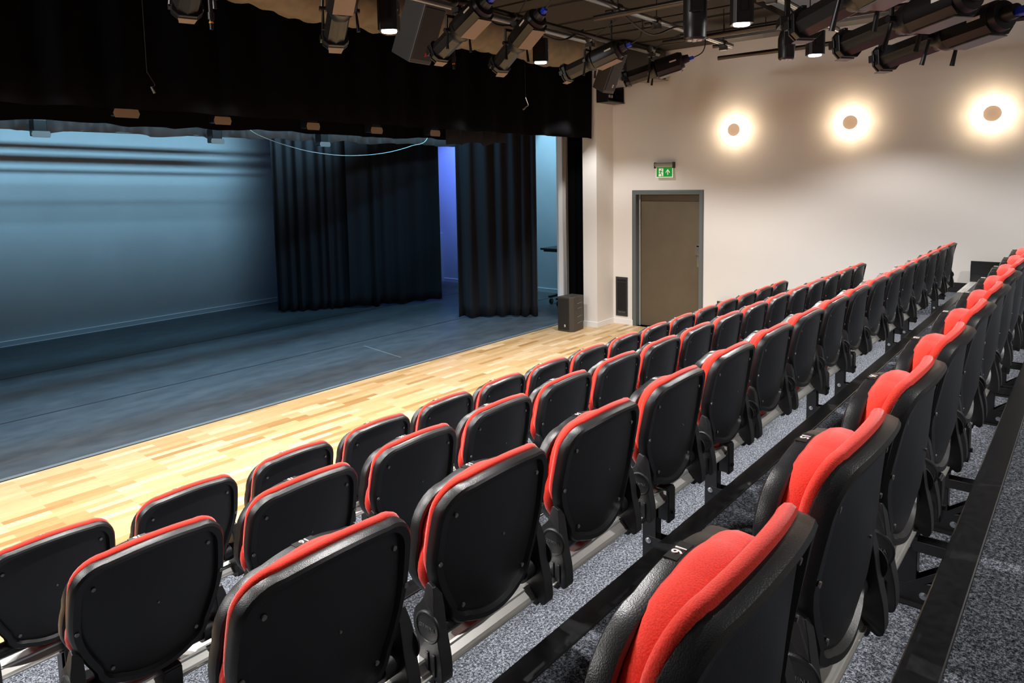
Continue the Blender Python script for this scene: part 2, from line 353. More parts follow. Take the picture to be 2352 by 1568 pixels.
# exit sign
s = thing('exit_sign', 'green and white running figure exit sign with up arrow on the wall above the door', 'exit sign', (XW, 4.965, 2.31))
def yz(x): return lambda u, v_, t: Vector((x+t, u, v_))
bm = bmesh.new()
prism(bm, [(-0.005, 0.125), (-0.045, 0.125), (-0.085, 0.155), (-0.09, 0.185), (-0.07, 0.205), (-0.005, 0.205)], -0.145, 0.145, lambda u, v_, t: Vector((u, t, v_)))
obj('housing', bm, SIGNG, s, bevel=0.003)
bm = bmesh.new(); bx(bm, -0.088, -0.004, -0.152, -0.146, 0.12, 0.21); bx(bm, -0.088, -0.004, 0.146, 0.152, 0.12, 0.21); obj('end_cap', bm, LAMPB, s)
bm = bmesh.new(); bx(bm, -0.052, -0.046, -0.128, 0.128, -0.006, 0.127); pn = obj('panel', bm, GREEN, s)
bm = bmesh.new(); bx(bm, -0.055, -0.043, -0.136, -0.128, -0.01, 0.127); bx(bm, -0.055, -0.043, 0.128, 0.136, -0.01, 0.127); bx(bm, -0.055, -0.043, -0.136, 0.136, -0.016, -0.006); obj('panel_rim', bm, SIGNW, s)
bm = bmesh.new(); FX = -0.0535
def pp(poly, t0=FX, t1=FX+0.0015): prism(bm, poly, t0, t1, lambda u, v_, t: Vector((t, -u, v_)))
# arrow
pp([(0.049, 0.022), (0.061, 0.022), (0.061, 0.082), (0.080, 0.056), (0.090, 0.052), (0.090, 0.062), (0.055, 0.108), (0.020, 0.062), (0.020, 0.052), (0.030, 0.056), (0.049, 0.082)])
# door opening
pp([(-0.093, 0.004), (-0.018, 0.004), (-0.018, 0.118), (-0.090, 0.118), (-0.090, 0.034), (-0.093, 0.03)])
obj('symbol_white', bm, SIGNW, pn)
bm = bmesh.new()
def g(poly): prism(bm, poly, FX-0.0012, FX-0.0002, lambda u, v_, t: Vector((t, -u, v_)))
g([(-0.045+0.0085*math.cos(t*PI/5), 0.103+0.0085*math.sin(t*PI/5)) for t in range(10)])
g([(-0.070, 0.088), (-0.048, 0.090), (-0.044, 0.082), (-0.052, 0.058), (-0.064, 0.052), (-0.068, 0.066)])
g([(-0.070, 0.088), (-0.085, 0.072), (-0.082, 0.067), (-0.062, 0.082)])
g([(-0.050, 0.088), (-0.034, 0.070), (-0.020, 0.070), (-0.020, 0.064), (-0.038, 0.063), (-0.054, 0.078)])
g([(-0.054, 0.060), (-0.040, 0.028), (-0.030, 0.004), (-0.041, 0.004), (-0.052, 0.030), (-0.066, 0.054)])
g([(-0.060, 0.062), (-0.064, 0.038), (-0.092, 0.038), (-0.104, 0.028), (-0.107, 0.034), (-0.092, 0.045), (-0.072, 0.046), (-0.070, 0.058)])
obj('running_figure', bm, GREEN, pn)
bm = bmesh.new(); bx(bm, -0.004, 0, -0.15, 0.13, -0.045, 0.20); obj('back_plate', bm, WALL, s)

# round wall lamps
for i, y in enumerate((3.913, 2.429, 0.967, -0.5)):
    lab = ['round glowing wall light nearest the door, dull centre disc in a bright ring', 'middle one of the three round glowing wall lights on the cream wall',
           'round glowing wall light at the right edge, third along from the door', 'round glowing wall light furthest from the stage, beyond the frame'][i]
    if i == 3: continue
    t = thing('wall_light', lab, 'wall light', (XW, y, 2.928), group='round wall lights')
    bm = bmesh.new(); lathe(bm, (0, 0, 0), (-1, 0, 0), [(0.0, 0.207), (0.03, 0.207), (0.034, 0.203), (0.026, 0.15), (0.020, 0.09), (0.018, 0.03)], 48)
    obj('reflector_dish', bm, GLOWR, t, smooth='auto')
    bm = bmesh.new(); lathe(bm, (0, 0, 0), (-1, 0, 0), [(0.050, 0.05), (0.058, 0.086), (0.066, 0.0885), (0.072, 0.082), (0.074, 0.02)], 40)
    obj('centre_disc', bm, CAPM, t, smooth='auto')
    bm = bmesh.new(); cyl(bm, (-0.015, 0, 0), (-0.052, 0, 0), 0.022); obj('stem', bm, SIGNW, t)
    l = light('AREA', 'wall_light_lamp', (XW-0.048, y, 2.928), (1, 0, 0), 1.2, (1, 0.86, 0.68), shape='DISK', size=0.15)
    for k in range(8):
        a = k*PI/4
        light('POINT', 'wall_light_led', (XW-0.13, y+0.225*math.cos(a), 2.928+0.225*math.sin(a)), (1, 0, 0), 0.62, (1, 0.76, 0.50), shadow_soft_size=0.05)

# ------------------------------------------------------------------ tiers
P0, D_, R_ = 0.791, 0.8344, 0.2595
Y0 = 2.758
XS, XE, XG = -1.6, 8.60, 9.54
def tz(k): return 0.2565+R_*k
def ty(k): return 1.10+(3-k)*D_         # front edge of tier k
for k in range(5):
    y1 = ty(k); yb = ty(k+1) if k < 4 else -3.2
    bm = bmesh.new(); bx(bm, XS, XE, yb, y1-0.075, -0.02 if k == 0 else tz(k-1)-0.3, tz(k)); struct('floor_tier', bm, CARPET)
    bm = bmesh.new(); bx(bm, XS, XE, y1-0.075, y1, tz(k)-0.035, tz(k)+0.006); bx(bm, XS, XE, y1-0.02, y1-0.008, tz(k)-R_+0.005, tz(k)-0.035)
    struct('trim_nosing', bm, NOSE, bevel=0.004)
    if k < 4:
        # side aisle: full-depth tread plus half step
        ym = (y1+yb)/2+0.02
        bm = bmesh.new(); bx(bm, XE+0.004, XG, yb+0.004, y1, -0.02 if k == 0 else tz(k)-0.3, tz(k)); bx(bm, XE+0.004, XG, yb+0.004, ym, tz(k), tz(k)+R_/2)
        struct('floor_aisle', bm, CARPET)
        bm = bmesh.new()
        for yy, zz in ((y1, tz(k)), (ym, tz(k)+R_/2)):
            bx(bm, XE+0.004, XG, yy-0.07, yy+0.004, zz, zz+0.008); bx(bm, XE+0.004, XG, yy, yy+0.006, zz-0.04, zz)
            bx(bm, XE+0.004, XG, yy-0.030, yy-0.026, zz+0.008, zz+0.011)
            bx(bm, XE+0.004, XG, yy-0.050, yy-0.046, zz+0.008, zz+0.011)
        struct('trim_step_nosing', bm, ALU2)
    else:
        bm = bmesh.new(); bx(bm, XE+0.004, XG, -3.2, y1, tz(k)-0.3, tz(k)); struct('floor_aisle', bm, CARPET)
        bm = bmesh.new(); bx(bm, XE+0.004, XG, y1-0.07, y1+0.004, tz(k), tz(k)+0.008); struct('trim_step_nosing', bm, ALU2)
    # black kick board at wall side and the guard panel
    bm = bmesh.new(); bx(bm, XG, XG+0.015, yb, y1, tz(k)-0.25, tz(k)+R_/2+0.115); struct('baseboard_aisle', bm, STEEL)
    names = ['front row tier', 'second tier from the stage', 'third tier from the stage', 'fourth tier from the stage', 'fifth tier behind the frame']
    bm = bmesh.new()
    ya, yc, z0, z1 = y1-0.6, y1, tz(k)-0.02, tz(k)+0.217
    rr = 0.018
    poly = [(ya, z0), (yc, z0)]+[(yc-rr+rr*math.cos(a), z1-rr+rr*math.sin(a)) for a in [i*PI/10 for i in range(6)]]+[(ya, z1)]
    prism(bm, poly, XG-0.012, XG-0.001, lambda u, v_, t: Vector((t, u, v_)))
    bx(bm, XG-0.016, XG-0.011, ya, yc-0.006, tz(k)+0.105, tz(k)+0.109)
    if k >= 3 or k == 0:
        tag(obj('side_guard', bm, STEEL), 'black side guard panel on the wall by the ' + names[k], 'guard panel', 'black side guard panels')
    else: bm.free()
bm = bmesh.new(); bx(bm, XG-0.012, XG, 3.62, 4.11, 0.001, 0.535); tag(obj('end_board', bm, STEEL, bevel=0.004), 'low black end board by the wall, mostly hidden behind the front row seats', 'end board')

# ------------------------------------------------------------------ chairs
LEAN = math.radians(10.5)
def outline(n, fn): return [fn(i/n) for i in range(n)]
def rounded(hw_top, hw_mid, hw_bot, vb, vt, vm, rt, rb, topbow, botbow, n=64):
    """closed outline, symmetrical, starting bottom centre going right; list of (u,v)"""
    pts = []
    # bottom edge
    k = 8
    for i in range(k): t = i/k; pts.append((t*(hw_bot-rb), vb-botbow*(1-t*t)))
    for i in range(6): a = -PI/2+i/6*(PI/2-0.1); pts.append((hw_bot-rb+rb*math.cos(a), vb+rb+rb*math.sin(a)))
    # side
    for i in range(8):
        t = i/8; v_ = vb+rb+(vt-rt-vb-rb)*t
        vmn = (vm-vb-rb)/(vt-rt-vb-rb)
        if t < vmn: s_ = t/vmn; u = hw_bot+(hw_mid-hw_bot)*math.sin(s_*PI/2)
        else: s_ = (t-vmn)/(1-vmn); u = hw_mid+(hw_top-hw_mid)*s_*s_
        pts.append((u, v_))
    for i in range(9): a = i/8*PI/2; pts.append((hw_top-rt+rt*math.cos(a), vt-rt+rt*math.sin(a)))
    for i in range(1, 7): t = 1-i/7; pts.append((t*(hw_top-rt), vt+topbow*(1-t*t)))
    right = pts
    left = [(-u, v_) for u, v_ in right[1:]][::-1]
    top = [(0, vt+topbow)]
    return right+top+left
def shell(rings, out, f, cen):
    """rings: (scale_u, scale_v, w). Closed pillow between first ring and last ring."""
    bm = bmesh.new(); R = []
    for su, sv, w_ in rings:
        if su == 0: R.append([bm.verts.new(f(cen[0], cen[1], w_))]); continue
        R.append([bm.verts.new(f(cen[0]+(u-cen[0])*su, cen[1]+(v_-cen[1])*sv, w_)) for u, v_ in out])
    n = len(out)
    for A, B in zip(R, R[1:]):
        for i in range(n):
            j = (i+1) % n
            if len(A) == 1: bm.faces.new((A[0], B[j], B[i]))
            elif len(B) == 1: bm.faces.new((A[i], A[j], B[0]))
            else: bm.faces.new((A[i], A[j], B[j], B[i]))
    return bm
ZB, VT = 0.425, 0.375      # backrest bottom height, length
YB = VT*math.sin(LEAN)     # local y of the back plane at its bottom
def fb(u, v_, w_):         # backrest frame; w forward (+y), rear surface w=0
    t_ = max(0.0, min(1.0, (v_+0.03)/0.33)); w_ += 0.60*u*u - 0.004 - 0.024*(1-min(1, (u/0.2)**2))*math.sin(PI*min(1, 0.25+t_*0.75))
    return Vector((u, YB-v_*math.sin(LEAN)+w_*math.cos(LEAN), ZB+v_*math.cos(LEAN)+w_*math.sin(LEAN)))
BO = rounded(0.208, 0.211, 0.158, 0.0, VT, 0.20, 0.085, 0.05, 0.012, 0.022)
SL = math.radians(-1.0)
def fs(u, v_, w_):         # folded seat frame; w towards the back cushion is negative
    w_ += 0.25*u*u
    return Vector((u, 0.119-v_*math.sin(SL)+w_*math.cos(SL), 0.388+v_*math.cos(SL)+w_*math.sin(SL)))
SO = rounded(0.198, 0.209, 0.145, 0.0, 0.369, 0.20, 0.105, 0.09, 0.014, 0.018)
SOC = rounded(0.184, 0.202, 0.140, 0.0, 0.386, 0.19, 0.135, 0.09, 0.006, 0.014)
def make_chair():
    t = thing('folding_seat', '', 'seat')
    c = (0, 0.19)
    o = obj('backrest', shell([(0, 0, 0.009), (0.45, 0.45, 0.010), (0.80, 0.82, 0.012), (0.865, 0.885, 0.013), (0.885, 0.905, 0.0), (0.965, 0.965, -0.003), (0.992, 0.992, 0.002), (1, 1, 0.012), (0.998, 0.998, 0.026), (0.985, 0.985, 0.030), (0.6, 0.6, 0.026), (0, 0, 0.026)], BO, fb, c), PLASTIC, t, smooth='auto')
    bo = [(u*0.985, v_+0.007) for u, v_ in BO]
    obj('back_cushion', shell([(0, 0, 0.022), (0.9, 0.9, 0.024), (0.965, 0.965, 0.024), (0.99, 0.99, 0.028), (1.0, 1.0, 0.035), (0.985, 0.985, 0.044), (0.94, 0.945, 0.050), (0.85, 0.86, 0.053), (0.4, 0.4, 0.053), (0, 0, 0.053)], bo, fb, c), RED, t, smooth=True)
    cs = (0, 0.18)
    st = obj('seat', shell([(0, 0, 0.026), (0.5, 0.5, 0.028), (0.88, 0.88, 0.026), (0.96, 0.96, 0.023), (0.995, 0.995, 0.017), (1.0, 1.0, 0.008), (1.0, 1.0, -0.004), (0.992, 0.992, -0.011), (0.97, 0.97, -0.014), (0.88, 0.88, -0.010), (0.4, 0.4, -0.006), (0, 0, -0.006)], SO, fs, cs), PLASTIC, t, smooth='auto')
    def fs2(u, v_, w_):
        k = min(1, max(0, v_/0.36)); k = k*k
        return fs(u, v_, w_*(0.48+0.60*k) if w_ < -0.012 else w_)
    obj('seat_cushion', shell([(0, 0, -0.004), (0.95, 0.95, -0.006), (0.965, 0.965, -0.006), (1.0, 1.0, -0.014), (1.018, 1.018, -0.028), (1.01, 1.01, -0.044), (0.975, 0.978, -0.060), (0.90, 0.91, -0.072), (0.76, 0.78, -0.080), (0.45, 0.5, -0.085), (0, 0, -0.086)], SOC, fs2, (0, 0.175)), RED, st, smooth=True)
    # supports
    prof = [(q_.x, q_.y) for q_ in smooth_path([(0.064, 0.556, 0), (0.084, 0.562, 0), (0.090, 0.545, 0), (0.092, 0.527, 0), (0.100, 0.514, 0), (0.118, 0.492, 0), (0.124, 0.455, 0), (0.114, 0.415, 0), (0.106, 0.36, 0), (0.10, 0.330, 0), (0.062, 0.322, 0), (0.055, 0.336, 0), (0.042, 0.330, 0), (0.030, 0.342, 0), (0.032, 0.39, 0), (0.040, 0.43, 0), (0.046, 0.46, 0), (0.051, 0.495, 0), (0.057, 0.53, 0)], 4)]
    for sg in (-1, 1):
        bm = bmesh.new()
        def f(u, v_, tt):
            flare = 0.014*min(1, max(0, (0.565-v_)/0.06))
            x = 0.2045+flare if tt > 0 else 0.182
            return Vector((sg*x, u, v_))
        prism(bm, prof, -1, 1, f)
        for k in range(2):   # slots of the clamp shown as raised ribs
            bx(bm, min(sg*0.218, sg*0.222), max(sg*0.218, sg*0.222), 0.050+k*0.022, 0.060+k*0.022, 0.345, 0.40)
        lg = obj('leg', bm, PLASTIC2, t, bevel=0.006, seg=3)
        bm = bmesh.new(); lathe(bm, (sg*0.216, 0.074, 0.462), (sg, 0, 0), [(0, 0.040), (0.004, 0.040), (0.0065, 0.037), (0.0065, 0.034), (0.0045, 0.033), (0.0045, 0.001)], 32)
        obj('hinge_cap', bm, PLASTIC2, lg, smooth='auto')
        if sg < 0:
            me = text_mesh('SERMINA', 0.0125, 0.0006); me.materials.append(EMBOSS)
            e = bpy.data.objects.new('embossed_lettering', me); col.objects.link(e); e.parent = lg
            e.rotation_euler = Euler((PI/2, 0, -PI/2)); e.location = (-0.2212, 0.074, 0.462)
    # hinge tube
    bm = bmesh.new(); cyl(bm, (-0.20, 0.092, 0.43), (0.20, 0.092, 0.43), 0.026, n=20); cyl(bm, (0.14, 0.092, 0.43), (0.20, 0.092, 0.43), 0.034, n=20); obj('hinge_tube', bm, PLASTIC, t, smooth='auto')
    # screws on the back
    for u, v_ in ((-0.155, 0.30), (0.155, 0.30), (-0.115, 0.05), (0.115, 0.05), (-0.196, 0.19), (0.196, 0.19), (0.0, 0.20)):
        w0 = 0.010 if abs(u) < 0.19 else -0.003
        p = fb(u, v_, w0); q = fb(u, v_, w0-0.0035)
        bm = bmesh.new(); cyl(bm, p, q, 0.0055 if u else 0.003, n=12); obj('screw', bm, GREY, t)
    bm = bmesh.new()
    p = fs(0, 0.370, 0.008); 
    bx(bm, -0.024, 0.024, p.y-0.009, p.y+0.009, p.z+0.008, p.z+0.0135); obj('number_plate', bm, LAMPB, st)
    return t, p
chair, NP = make_chair()
NUM = {}
for n_ in range(1, 17):
    me = text_mesh(str(n_), 0.021, 0.0005); me.materials.append(LABELW); NUM[n_] = me
ROWN = ['front row', 'second row from the stage', 'third row from the stage', 'fourth row from the stage']
ORD = ['nearest', 'second', 'third', 'fourth', 'fifth', 'sixth', 'seventh', 'eighth', 'ninth', 'tenth', 'eleventh', 'twelfth', 'thirteenth', 'fourteenth', 'fifteenth', 'sixteenth']
first = True
for k in range(4):
    for i in range(16 if k < 3 else 10):
        if k < 3:
            lab = 'red tip-up seat, %s, at the near aisle end' % ROWN[k] if i == 0 else ('red tip-up seat, %s, last one before the side wall aisle' % ROWN[k] if i == 15 else 'red tip-up seat with black shell, %s, %s from the near end' % (ROWN[k], ORD[i]))
        else:
            lab = ('large red tip-up seat numbered 16 closest to the camera, fourth row' if i == 0 else 'red tip-up seat numbered 15 behind the closest seat, fourth row' if i == 1 else 'red tip-up seat with black shell, %s, %s from the near end' % (ROWN[3], ORD[i]))
        loc = (P0+0.5*i, Y0-k*D_, tz(k))
        gr = ROWN[k] + ' seats'
        if first: chair.location = loc; chair['label'] = lab; chair['group'] = gr; c_ = chair; first = False; base = chair
        else: c_ = dup(base, loc, lab, gr)
        if k in (0,) and i == 0: continue
        st = [x for x in c_.children if x.name.startswith('seat')][0]
        e = bpy.data.objects.new('seat_number', NUM[16-i]); col.objects.link(e); e.parent = st
        e.location = (0, NP.y, NP.z+0.0142); e.rotation_euler = (0, 0, PI)
st = [x for x in base.children if x.name.startswith('seat')][0]
e = bpy.data.objects.new('seat_number', NUM[16]); col.objects.link(e); e.parent = st; e.location = (0, NP.y, NP.z+0.0142); e.rotation_euler = (0, 0, PI)

# rails and brackets
RAILP = [(0.060, 0.345), (0.066, 0.345), (0.070, 0.352), (0.083, 0.366), (0.084, 0.372), (0.088, 0.376), (0.128, 0.378), (0.130, 0.372), (0.130, 0.345), (0.125, 0.345), (0.120, 0.366), (0.09, 0.362), (0.075, 0.348), (0.070, 0.340), (0.060, 0.340)]
def bracket():
    t = thing('rail_bracket', '', 'bracket')
    bm = bmesh.new(); bx(bm, -0.022, 0.022, 0.10, 0.155, 0.0, 0.345); obj('post', bm, STEEL, t, bevel=0.002)
    bm = bmesh.new(); bx(bm, -0.026, 0.026, 0.050, 0.100, 0.380, 0.392); bx(bm, -0.026, 0.026, 0.046, 0.058, 0.262, 0.386); bx(bm, -0.012, 0.012, 0.056, 0.10, 0.262, 0.335); obj('hook_clamp', bm, STEEL, t, bevel=0.004)
    bm = bmesh.new()
    for x in (-0.026, 0.022):
        bx(bm, x, x+0.004, 0.0-0.055, 0.125, 0.160, 0.190)
        prism(bm, [(0.105, 0.05), (0.135, 0.05), (-0.03, 0.170), (-0.055, 0.168), (-0.055, 0.150), (-0.03, 0.148)], x, x+0.004, lambda u, v_, tt: Vector((tt, u, v_)))
        prism(bm, [(0.165, 0.006), (0.165, 0.05), (0.10, 0.062), (-0.055, 0.105), (-0.055, 0.085), (0.03, 0.055), (-0.055, 0.04), (-0.055, 0.006)], x, x+0.004, lambda u, v_, tt: Vector((tt, u, v_)))
    obj('side_braces', bm, STEEL, t)
    bm = bmesh.new(); bx(bm, -0.045, 0.045, -0.06, 0.17, 0, 0.006); obj('foot_plate', bm, STEEL, t, bevel=0.001)
    for y, z in ((0.128, 0.175), (0.0, 0.172), (0.08, 0.033)):
        bm = bmesh.new(); cyl(bm, (-0.034, y, z), (0.034, y, z), 0.006, n=10); cyl(bm, (-0.032, y, z), (-0.026, y, z), 0.0085, n=6)
        cyl(bm, (-0.0275, y, z), (-0.0262, y, z), 0.011, n=14); obj('bolt', bm, ZINC, t)['label'] = 'bright zinc bolt'
    bm = bmesh.new(); cyl(bm, (-0.034, 0.155, 0.006), (-0.034, 0.155, 0.012), 0.008, n=8); obj('bolt', bm, ZINC, t)
    bm = bmesh.new(); cyl(bm, (0, 0.038, 0.30), (0, 0.046, 0.30), 0.008, n=8); obj('bolt', bm, STEEL, t)
    return t
br = bracket(); fb_ = True
PX_ = [0.83, 2.26, 2.80, 4.17, 4.74, 6.12, 6.68, 8.07]
for k in range(4):
    bm = bmesh.new(); yb = Y0-k*D_
    prism(bm, RAILP, 0.20, 8.56, lambda u, v_, tt: Vector((tt, yb+u, tz(k)+v_)))
    tag(obj('seat_rail', bm, ALU), 'long pale aluminium rail carrying the seats of the '+ROWN[k], 'rail', 'seat rails')
    for i, x in enumerate(PX_):
        lab = 'black steel bracket under the %s rail, %s along from the near end' % (ROWN[k].replace(' from the stage', ''), ORD[i])
        if fb_: br.location = (x, yb, tz(k)); br['label'] = lab; br['group'] = 'rail brackets'; fb_ = False
        else: dup(br, (x, yb, tz(k)), lab, 'rail brackets')

# ------------------------------------------------------------------ drapes
def drape(name, m, p0, p1, z0, z1, amp, wl, seed, label, cat='curtain', solid=0.006, hem=0.0, nz=14, gather=0.0, group=None, pts=None):
    rnd = random.Random(seed); p0 = Vector(p0); p1 = Vector(p1); L_ = (p1-p0).length; nx = int(L_/wl*9)+8
    d = (p1-p0).normalized(); nrm = Vector((-d.y, d.x)); ph = []
    t = 0; x = 0; xs = []
    while x < L_+wl: w_ = wl*rnd.uniform(0.6, 1.5); xs.append((x, w_, rnd.uniform(0.5, 1.2))); x += w_
    bm = bmesh.new(); G = []
    hems = [rnd.uniform(-1, 1)*hem for _ in range(nx//6+3)]
    for i in range(nx+1):
        s_ = L_*i/nx; seg = [q for q in xs if q[0] <= s_][-1]; ph_ = (s_-seg[0])/seg[1]
        base_ = math.sin(ph_*2*PI)*seg[2]
        col_ = []
        hz = hems[i//6]*(1-(i % 6)/6)+hems[i//6+1]*((i % 6)/6)
        for j in range(nz+1):
            f_ = j/nz; a = amp*(0.55+0.6*(1-f_)) * base_ + 0.25*amp*math.sin(s_*7/wl*0.35+f_*3+seed)
            z = z0+(z1-z0)*f_+(hz if j == 0 else 0)
            p = p0+d*s_+nrm*a
            col_.append(bm.verts.new((p.x, p.y, z)))
        G.append(col_)
    for A, B in zip(G, G[1:]):
        for j in range(nz): bm.faces.new((A[j], B[j], B[j+1], A[j+1]))
    me_o = obj(name, bm, m, smooth=True); mo = me_o.modifiers.new('solid', 'SOLIDIFY'); mo.thickness = solid
    return tag(me_o, label, cat, group)
drape('valance', DRAPE, (-5.8, 5.93), (9.135, 5.93), 2.90, CEIL-0.02, 0.035, 0.42, 3, 'wide black valance curtain hanging above the stage opening', hem=0.008, nz=6, cat='valance')
drape('stage_border', DRAPE, (-5.8, 7.6), (8.35, 7.6), 2.915, CEIL-0.02, 0.03, 0.36, 5, 'dark stage border just behind the front valance', hem=0.02, nz=6, cat='border curtain', group='stage borders')
drape('stage_border', DRAPE3, (-5.8, 9.2), (9.6, 9.2), 2.935, 4.3, 0.045, 0.30, 8, 'blue-lit crumpled stage border deepest in the stage', hem=0.03, nz=10, cat='border curtain', group='stage borders')
drape('stage_border', DRAPE2, (7.25, 7.18), (8.44, 7.05), 2.84, 4.3, 0.045, 0.28, 11, 'short crumpled dark border piece in front of the right stage leg curtain top', hem=0.03, nz=10, cat='border curtain', group='stage borders')
drape('leg_curtain', DRAPE2, (7.0, 11.27), (8.13, 10.56), 0.015, 4.2, 0.075, 0.17, 21, 'black stage leg curtain nearest the lit back wall', hem=0.02, nz=20, group='stage leg curtains')
drape('leg_curtain', DRAPE2, (8.00, 10.48), (9.58, 9.70), 0.03, 4.2, 0.065, 0.26, 22, 'black stage leg curtain left of the blue gap, hem lifting off the floor', hem=0.03, nz=20, group='stage leg curtains')
drape('leg_curtain', DRAPE2, (8.52, 8.22), (9.36, 7.19), 0.015, 4.2, 0.085, 0.20, 23, 'black stage leg curtain right of the blue-lit gap', hem=0.02, nz=20, group='stage leg curtains')
drape('leg_curtain', DRAPE, (9.21, 6.44), (9.52, 6.27), 0.01, 4.3, 0.035, 0.10, 24, 'narrow black curtain stacked beside the white pilaster', hem=0.01, nz=16, group='stage leg curtains')

# stage lanterns behind the valance: body + hexagonal front flap
def hexlamp(x, y, z, w_, h_, m, label, rz=0.0):
    t = thing('stage_lantern', label, 'stage light', (x, y, z), (0, 0, rz), 'lanterns under the stage borders')
    bm = bmesh.new(); a = w_/2; b = h_/2
    prism(bm, [(-a, 0), (-a*0.86, b), (a*0.86, b), (a, 0), (a*0.86, -b), (-a*0.86, -b)], 0, 0.006, lambda u, v_, tt: Vector((u, tt, v_)))
    obj('flap', bm, m, t)
    bm = bmesh.new(); bx(bm, -a*0.7, a*0.7, 0.006, 0.16, -b*0.5, b*0.9+0.13); obj('body', bm, LAMPB, t, bevel=0.01)
    bm = bmesh.new(); bx(bm, -0.012, 0.012, 0.07, 0.09, b*0.9+0.12, CEIL-z); obj('hanger', bm, LAMPB, t)
for x, z, w_, lab in ((0.90, 2.955, 0.2, 'brown-lit lantern flap at the left edge below the valance'), (2.83, 2.965, 0.235, 'widest brown-lit lantern flap below the black valance, left part of the stage'), (3.763, 2.948, 0.19, 'brown-lit lantern flap second from the left below the valance'),
                      (4.851, 2.942, 0.18, 'brown-lit lantern flap over the left stage leg curtain'), (5.776, 2.935, 0.19, 'dim slanted brown-lit lantern flap over the middle curtain'), (6.782, 2.941, 0.19, 'brown-lit lantern flap above the blue-lit gap')):
    hexlamp(x, 6.9, z, w_, 0.08, WARMLIT, lab)
for x, z, lab in ((2.744, 2.885, 'dark lantern flap below the deep border at the left'), (4.77, 2.872, 'small pale lantern flap below the deep border, centre of the back wall'), (6.452, 2.88, 'small pale lantern flap below the border in front of the first leg curtain')):
    hexlamp(x, 8.9, z, 0.19, 0.07, GREY, lab)
# unseen bars added to cast shadow bands on back wall and stage floor
def bar(name, a, b, r, label, m=PIPE, cat='bar', group=None):
    bm = bmesh.new(); cyl(bm, a, b, r, n=20); return tag(obj(name, bm, m, smooth='auto'), label, cat, group)
for y, z, r, lab in ((11.0, 3.335, 0.022, 'upper'), (11.0, 3.24, 0.030, 'second'), (11.1, 3.10, 0.012, 'third'), (10.2, 3.45, 0.006, 'fourth'), (10.2, 3.40, 0.006, 'fifth'), (7.9, 3.6, 0.025, 'front'), (8.12, 3.6, 0.022, 'middle'), (8.22, 3.6, 0.025, 'rear middle')):
    bar('stage_bar', (-6, y, z), (6.85, y, z), r, lab+' unseen shadow-casting bar above the stage, hidden behind the borders', group='stage bars')

for y, lab in ((6.98, 'lighting bar just behind the front valance'), (8.6, 'lighting bar above the sagging pale cable'), (8.98, 'lighting bar in front of the deep border')):
    bar('stage_bar', (-6, y, 3.5), (11.57, y, 3.5), 0.024, lab, group='stage bars')
# loose cable
bm = bmesh.new(); tube(bm, smooth_path([(4.6, 8.6, 3.48), (5.0, 8.6, 3.06), (5.30, 8.6, 2.91), (5.814, 8.6, 2.778), (6.25, 8.6, 2.72), (6.634, 8.6, 2.705), (7.08, 8.6, 2.727), (7.484, 8.6, 2.782), (7.9, 8.6, 2.88), (8.25, 8.6, 3.0), (8.38, 8.6, 3.48)], 8), 0.0045)
tag(obj('loose_cable', bm, CABLEW, smooth=True), 'thin pale cable sagging in a curve across the stage', 'cable')
# keyboard trolley in the wings
t = thing('equipment_trolley', 'black wheeled trolley with a small blue display in the wings at stage right', 'trolley', (10.62, 7.6, 0))
bm = bmesh.new(); bx(bm, -0.30, 0.35, -0.2, 0.25, 1.02, 1.055); bx(bm, -0.24, 0.35, -0.18, 0.22, 0.985, 1.02); obj('shelf', bm, PLASTIC, t, bevel=0.006)
bm = bmesh.new(); bx(bm, 0.05, 0.10, -0.02, 0.03, 0.15, 1.0); obj('column', bm, PLASTIC, t)
bm = bmesh.new(); bx(bm, -0.33, 0.35, -0.16, -0.11, 0.125, 0.16); bx(bm, -0.18, 0.35, 0.12, 0.17, 0.125, 0.16); bx(bm, 0.02, 0.13, -0.16, 0.17, 0.125, 0.16); obj('base', bm, PLASTIC, t, bevel=0.004)
for x, y in ((-0.28, -0.135), (-0.12, 0.145), (0.3, -0.135)):
    bm = bmesh.new(); cyl(bm, (x, y-0.014, 0.052), (x, y+0.014, 0.052), 0.05, n=24); w_ = obj('castor', bm, PLASTIC, t, smooth='auto')
    bm = bmesh.new(); bx(bm, x-0.012, x+0.012, y-0.02, y-0.015, 0.05, 0.13); cyl(bm, (x, y-0.022, 0.052), (x, y-0.014, 0.052), 0.014); obj('castor_fork', bm, ZINC, w_)
bm = bmesh.new(); bx(bm, -0.02, 0.06, -0.05, 0.02, 1.055, 1.24); dd = obj('display', bm, PLASTIC, t, bevel=0.005)
bm = bmesh.new(); bx(bm, -0.022, -0.0205, -0.04, 0.01, 1.13, 1.22); bx(bm, -0.01, 0.04, -0.0515, -0.0503, 1.13, 1.22); obj('screen', bm, GLOWV, dd)

